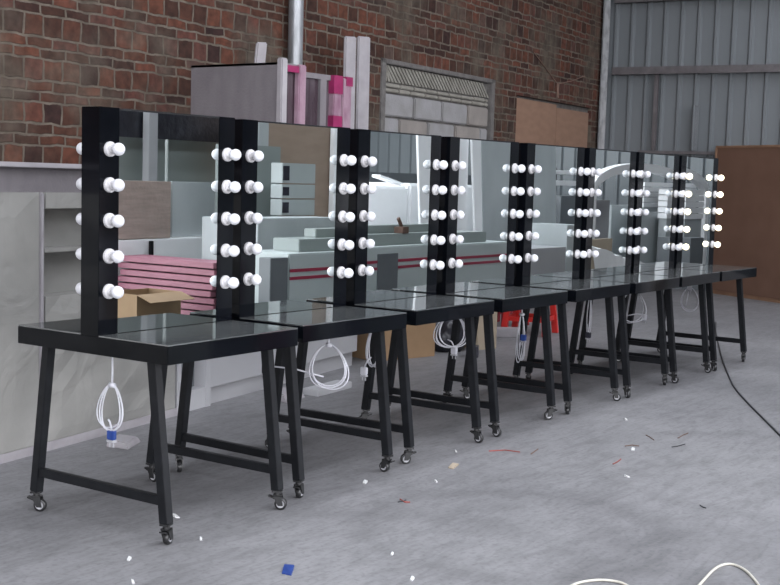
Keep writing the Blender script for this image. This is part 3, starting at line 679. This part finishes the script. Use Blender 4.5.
# ------------------------------------------------------------------ the other side of the shed, seen in the mirrors
def slab(name, lb, cat, k, px0, px1, py0, py1, Y, th, m, z0=None, group=None, bevel=.004, back=True):
    """box whose front stands on plane Y and fills px0..px1, py0..py1 of mirror k"""
    a = MR(k, px0, (py0+py1)/2, Y); b_ = MR(k, px1, (py0+py1)/2, Y); zt = MR(k, (px0+px1)/2, py0, Y).z; zb = MR(k, (px0+px1)/2, py1, Y).z if z0 is None else z0
    bm = new(); box(bm, a.x, b_.x, Y-th, Y, zb, zt)
    o = rebase(obj(name, bm, m, bevel=bevel)); 
    if lb: tag(o, lb, cat, group)
    return o

# mirror 1 (nearest): pink boards, open cardboard box, boards in film, grey panels
def MRX(k, x, y, X):
    A = MR(k, x, y, -1); B = MR(k, x, y, -2); return A+(B-A)*((X-A.x)/(B.x-A.x))
Pn = MR(0, 214, 262, -2.95); XF = Pn.x; Pf = MRX(0, 108, 253, XF); zt = Pn.z; nb = 13; hb = zt/nb
names = ['topmost', 'second', 'third', 'fourth', 'fifth', 'sixth', 'seventh', 'eighth', 'ninth', 'tenth', 'eleventh', 'twelfth', 'lowest']
for i in range(nb):
    rnd = random.Random(i); a = max(Pf.y, -4.0)+rnd.uniform(-.03, .03); b_ = Pn.y-.02+rnd.uniform(-.02, .02); ox = rnd.uniform(0, .02); z = hb*(nb-1-i)
    bm = new(); box(bm, XF+ox, XF+.28+ox, a, b_, z+.001, z+hb*.80)
    tag(rebase(obj('foam_board', bm, 'pinkboard', bevel=.004)), 'pink foam board, the %s of the pile reflected in the nearest mirror' % names[i], 'board', 'pink foam boards in the pile')
Yc = -3.0; a = MR(0, 137, 300, Yc).x; b_ = MR(0, 181, 300, Yc).x; zt = MR(0, 150, 294, Yc).z; zc0 = max(.05, MR(0, 150, 326, Yc).z)
bm = new(); box(bm, a-.03, b_+.03, Yc-.40, Yc, 0, zc0-.001)
tag(rebase(obj('packing_crate', bm, 'greypanel', bevel=.004)), 'low pale crate under the open cardboard box, seen only in the nearest mirror', 'crate')
carton('cardboard_box', 'open brown cardboard box before the pink boards in the nearest mirror', ((a+b_)/2, Yc-.17, zc0), b_-a, .34, zt-zc0, 0, 'card', open_=True)
Y = -4.05
slab('white_bench', 'long white bench top behind the pink boards in the nearest mirror', 'bench', 0, 100, 222, 239, 259, Y, .3, 'white2', z0=.02)
zb = MR(0, 150, 239, Y).z+.002
slab('black_band', 'black horizontal band along the top of the nearest mirror', 'beam', 0, 90, 232, 112, 139, -4.5, .08, 'blackp')  # plain black slab for the dark band above the partition
slab('pale_column', 'short pale column crossing the black band in the nearest mirror', 'column', 0, 149, 158, 112, 180, -4.4, .08, 'white', z0=0)
slab('thin_post', 'thin black post under the white bench in the nearest mirror', 'post', 0, 151, 154, 241, 257, -4.01, .03, 'leg')
a0 = slab('board_stack', 'stack of taupe boards in clear film on the white bench in the nearest mirror', 'board stack', 0, 100, 171, 181, 239, Y-.02, .2, 'board', z0=zb)
slab('sheet_of_glass', 'grey green panel standing beside the taupe stack in the nearest mirror', 'panel', 0, 172, 219, 182, 240, Y-.1, .04, 'silver', z0=zb)
Y = -4.6
slab('partition_panel', 'tall grey green partition, left of the thin dark joint, in the nearest mirror', 'panel', 0, 90, 165, 137, 240, Y, .05, 'greypanel', z0=0, group='partition panels')
slab('partition_panel', 'tall grey green partition, right of the thin dark joint, in the nearest mirror', 'panel', 0, 168, 232, 140, 240, Y, .05, 'greypanel', z0=0, group='partition panels')
# mirror 2: brown panels, glass, white stack
Y = -4.3
slab('hardboard_sheet', 'large light brown board filling the top of the second mirror', 'panel', 1, 259, 333, 119, 250, Y, .05, 'tan', z0=0)
slab('white_post', 'narrow white upright at the right edge of the brown board in the second mirror', 'upright', 1, 333.5, 337, 118, 250, Y+.07, .06, 'white2', z0=0)
slab('glass_door', 'narrow grey glass strip at the top left of the second mirror', 'panel', 1, 258.5, 269, 120, 150, Y+.06, .02, 'silver', z0=0)
Y = -3.9
slab('partition_panel', 'grey green upright panel left of the white drawers in the second mirror', 'panel', 1, 252, 280, 146, 250, Y, .05, 'greypanel', z0=0)
t0 = MR(1, 282, 200, -3.6).x; t1 = MR(1, 315, 200, -3.6).x
t = thing('drawer_stack', 'stack of grey white drawer boxes in front of the brown board in the second mirror', 'drawers', ((t0+t1)/2, -3.6, 0))
zz = [MR(1, 300, y, -3.6).z for y in (163, 184, 199, 216, 246)]
for i in range(4):
    bm = new(); box(bm, t0-(t0+t1)/2, (t1-t0)/2, -.14, 0, zz[i+1]+.005, zz[i]-.005); bx_ = obj('drawer_box', bm, 'machine', t, bevel=.004)
    bm = new(); box(bm, t0-(t0+t1)/2+.005, t0-(t0+t1)/2+.09, -.01, .004, zz[i+1]+.03, zz[i]-.03); obj('dark_end', bm, 'dark', bx_)  # dark strip at the left end of each drawer box
bm = new(); box(bm, t0-(t0+t1)/2, (t1-t0)/2, -.14, 0, 0, zz[4]-.005); obj('drawer_base', bm, 'machine', t, bevel=.004)
slab('board_pile', 'low pile of grey boards below the drawers in the second mirror', 'board stack', 1, 258, 335, 218, 250, -3.2, .3, 'silver', z0=0)
# striped machine along the row in mirrors 2 to 4
Ym = -2.45
xa = MR(1, 289, 270, Ym).x; xb = MR(3, 512, 250, Ym).x
t = thing('edge_banding_machine', 'long grey white machine with two dark red stripes reflected in the second to fourth mirrors', 'machine', (xa, Ym, 0))
zs1 = MR(2, 412, 259.5, Ym).z; zs2 = MR(2, 412, 266, Ym).z; ztop = MR(2, 400, 246, Ym).z
L_ = xb-xa
bm = new(); box(bm, 0, L_, -.48, 0, .08, ztop); box(bm, .1, L_-.1, -.45, -.05, 0, .08); obj('machine_body', bm, 'machine', t, bevel=.01)
for z in (zs1, zs2):
    bm = new(); box(bm, 0.01, L_-.02, -.004, .004, z-.012, z+.012); obj('stripe', bm, 'stripe', t)
dd = MR(2, 377, 270, Ym).x-xa; de = MR(2, 397, 270, Ym).x-xa
bm = new(); box(bm, dd, de, -.01, .012, .1, ztop-.06); obj('side_door', bm, 'machdark', t, bevel=.004)
bm = new(); box(bm, .25, L_-.3, -.40, -.12, ztop, ztop+.10); box(bm, .6, L_-.7, -.38, -.25, ztop+.10, ztop+.17); obj('machine_bed', bm, 'greypanel', t, bevel=.006)
bm = new(); hx = MR(2, 403, 240, Ym-.15).x-xa; box(bm, hx-.05, hx+.05, -.22, -.12, ztop+.10, ztop+.16); tube(bm, [(hx, -.17, ztop+.16), (hx-.06, -.17, ztop+.24)], .018, 8); obj('clamp_head', bm, 'rust', t, bevel=.004)
bm = new(); dx_ = MR(1, 272, 280, Ym).x; 
slab('machine_cabinet', 'dark grey column left of the striped machine in the second mirror', 'machine', 1, 270, 287.5, 258, 330, Ym, .12, 'machdark', z0=0)
slab('plinth_board', 'pale low board on the floor before the striped machine', 'board', 2, 380, 432, 300, 310, Ym+.35, .06, 'white', z0=0)
# mirror 3: bright foam blocks
Y = -4.6
for (x0, x1, y0, lb) in ((352, 408, 186, 'big bright white foam block, left half of the third mirror'), (409.5, 452, 184, 'big bright white foam block, right half of the third mirror')):
    slab('foam_block', lb, 'foam block', 2, x0, x1, y0, 232, Y, .9, 'white2', z0=0, group='bright foam blocks', bevel=.03)
a = MR(2, 383, 176, Y-.1); b_ = MR(2, 406, 186, Y-.1)
bm = new(); bar(bm, (a.x, Y-.2, a.z), (b_.x, Y-.2, b_.z+.02), .12, .03, (0, 1, 0)); tag(rebase(obj('foam_strip', bm, 'white2')), 'white strip lying tilted on top of the bright foam block', 'foam strip')
slab('dark_bench', 'dark work table behind the bright foam blocks in the third mirror', 'table', 2, 345, 455, 173, 240, Y-1.3, .9, 'machdark', z0=0)
# mirrors 3-5: leaning boards
def lean(name, lb, k, px0, px1, pxt0, pxt1, py0, py1, Y, m, th=.03, grp=None):
    A, B = MR(k, px0, py1, Y), MR(k, px1, py1, Y); C, D = MR(k, pxt0, py0, Y-.12), MR(k, pxt1, py0, Y-.12)
    zb = A.z; f = zb/(C.z-zb); x0 = A.x-(C.x-A.x)*f; x1 = B.x-(D.x-B.x)*f
    bm = new(); hexa(bm, [(x0, Y-th, 0), (x1, Y-th, 0), (x1, Y, 0), (x0, Y, 0), (C.x, Y-th-.12, C.z), (D.x, Y-th-.12, D.z), (D.x, Y-.12, D.z), (C.x, Y-.12, C.z)])
    return tag(rebase(obj(name, bm, m, bevel=.004)), lb, 'board', grp)
GB = 'tall boards leaning behind the machine'
lean('leaning_board', 'white board at the right edge of the third mirror', 2, 425, 437, 418, 432, 132, 235, -3.45, 'white2', grp=GB)
lean('leaning_board', 'wide white board at the left edge of the fourth mirror', 3, 452, 471, 452, 469, 130, 230, -3.5, 'white2', grp=GB)
lean('leaning_board', 'narrow tilted white board in the middle of the fourth mirror', 3, 479, 486, 472, 481, 130, 242, -3.42, 'white2', grp=GB)
lean('leaning_sheet', 'dull grey metallic sheet in the right half of the fourth mirror', 3, 486, 516, 481, 516, 130, 246, -3.6, 'silver', grp=GB)
lean('leaning_sheet', 'grey film covered sheet in the left half of the fifth mirror', 4, 530, 559, 530, 556, 138, 247, -3.6, 'silver', grp=GB)
# mirror 5
slab('white_table', 'white boxy table low in the fifth mirror', 'table', 4, 528, 565, 248, 300, -2.6, .7, 'white', z0=0)
slab('light_column', 'pale narrow cabinet right of the white table in the fifth mirror', 'cabinet', 4, 566, 580, 225, 300, -2.7, .5, 'silver', z0=0)
slab('fluorescent_bar', 'upper white level bar in the fifth mirror', 'bar', 4, 552, 600, 171, 175, -4.2, .06, 'white2', group='white level bars')  # fluorescent bars, drawn as plain white slabs
slab('fluorescent_bar', 'lower thicker white level bar in the fifth mirror', 'bar', 4, 552, 600, 181, 186, -4.2, .06, 'white2', group='white level bars')
for x in (553, 599):
    a = MR(4, x, 180, -4.3); bm = new(); box(bm, a.x-.04, a.x+.04, -4.34, -4.265, 0, MR(4, x, 168, -4.2).z)
    tag(rebase(obj('steel_upright', bm, 'purlin')), 'dark steel upright holding the white level bars, %s one' % ('left' if x == 553 else 'right'), 'upright', 'uprights of the white bars')
slab('storage_rack', 'dim grey cabinet below the white bars in the fifth mirror', 'cabinet', 4, 560, 582, 196, 260, -3.9, .25, 'machdark', z0=0)
# mirrors 6-8: arch, white frames, bright film sheet
bm = new(); Ya = -2.35; ap = [MR(5, 596, 188, Ya), MR(5, 606, 182, Ya), MR(5, 617, 177, Ya), MR(5, 628, 174, Ya), MR(6, 650, 168, Ya), MR(6, 665, 169, Ya), MR(7, 690, 172, Ya), MR(7, 704, 180, Ya), MR(7, 709, 190, Ya)]
ap.sort(key=lambda p: p.x)
pts = []
x0, x1 = ap[0].x, ap[-1].x; zmax = max(p.z for p in ap)+.0; zmin = MR(5, 596, 190, Ya).z
ac, ar = (x0+x1)/2, (x1-x0)/2
pts = [(ac-ar, Ya-.06, 0), (ac-ar, Ya-.06, zmin*.6)]+[(ac-ar*math.cos(math.pi*i/20), Ya-.06, zmin+(zmax-zmin)*math.sin(math.pi*i/20)) for i in range(21)]+[(ac+ar, Ya-.06, zmin*.6), (ac+ar, Ya-.06, 0)]
for i in range(len(pts)-1): bar(bm, pts[i], pts[i+1], .10, .10, (0, 1, 0))
tag(rebase(obj('white_arch', bm, 'white2')), 'wide white arch spanning the sixth to eighth mirrors', 'arch')
GF = 'white slatted boxes'
for k, x0, x1, y0, y1, lb in ((6, 644, 675, 182, 208, 'white slatted box in the seventh mirror'), (7, 686, 704, 190, 220, 'white slatted box in the eighth mirror')):
    Y = -2.6 if k == 6 else -2.14; a = MR(k, x0, 200, Y); b_ = MR(k, x1, 200, Y); zt = MR(k, x0, y0, Y).z; zb = MR(k, x0, y1, Y).z
    t = thing('slatted_box', lb, 'box', ((a.x+b_.x)/2, Y, 0), 0, GF); wd = b_.x-a.x; n = 5
    for i in range(n):
        h = (zt-zb)/n; bm = new(); box(bm, -wd/2, wd/2, -.12, 0, zb+i*h+.01, zb+(i+1)*h); obj('slat', bm, 'white2', t)
    bm = new(); box(bm, -wd/2+.02, wd/2-.02, -.11, -.01, 0, zb+.01); obj('base', bm, 'silver', t)
slab('glass_showcase', 'grey showcase panel low in the seventh mirror', 'panel', 6, 640, 676, 212, 250, -2.3, .05, 'silver', z0=0)
slab('standing_panel', 'light grey board in the left half of the sixth mirror', 'panel', 5, 594, 609, 200, 250, -2.6, .05, 'white', z0=0)
slab('standing_panel', 'grey board in the right half of the sixth mirror', 'panel', 5, 611, 632, 205, 250, -2.9, .05, 'silver', z0=0)
slab('tan_board', 'low tan board in the sixth mirror', 'panel', 5, 592, 612, 239, 262, -2.1, .05, 'beige', z0=0)
slab('dark_crate', 'dark boxy crate at the bottom of the eighth mirror', 'crate', 7, 690, 703, 238, 275, -1.9, .2, 'machdark', z0=0)
# crumpled bright film sheet over a low bench
Y = -1.7; a = MR(5, 592, 255, Y).x; b_ = MR(6, 668, 255, Y).x; zt = MR(5, 600, 245, Y).z
bm = new(); nx = 40; g = []
for j in range(9):
    row = []
    for i in range(nx+1):
        u_ = i/nx; z = (zt*(1-.45*u_))*(1 if j > 1 else (.02 if j == 0 else .7)); yy = Y+(.10 if j == 0 else .04 if j == 1 else -.04*(j-2))
        row.append(bm.verts.new((a+(b_-a)*u_, yy+.03*mn.noise(Vector((u_*14, j*.7, 1))), max(.004, z+.04*mn.noise(Vector((u_*9, j*.9, 4)))))))
    g.append(row)
for j in range(8):
    for i in range(nx): bm.faces.new((g[j][i], g[j][i+1], g[j+1][i+1], g[j+1][i]))
tag(obj('film_sheet', bm, 'white2'), 'bright crumpled white film sheet low in the sixth and seventh mirrors', 'film sheet')
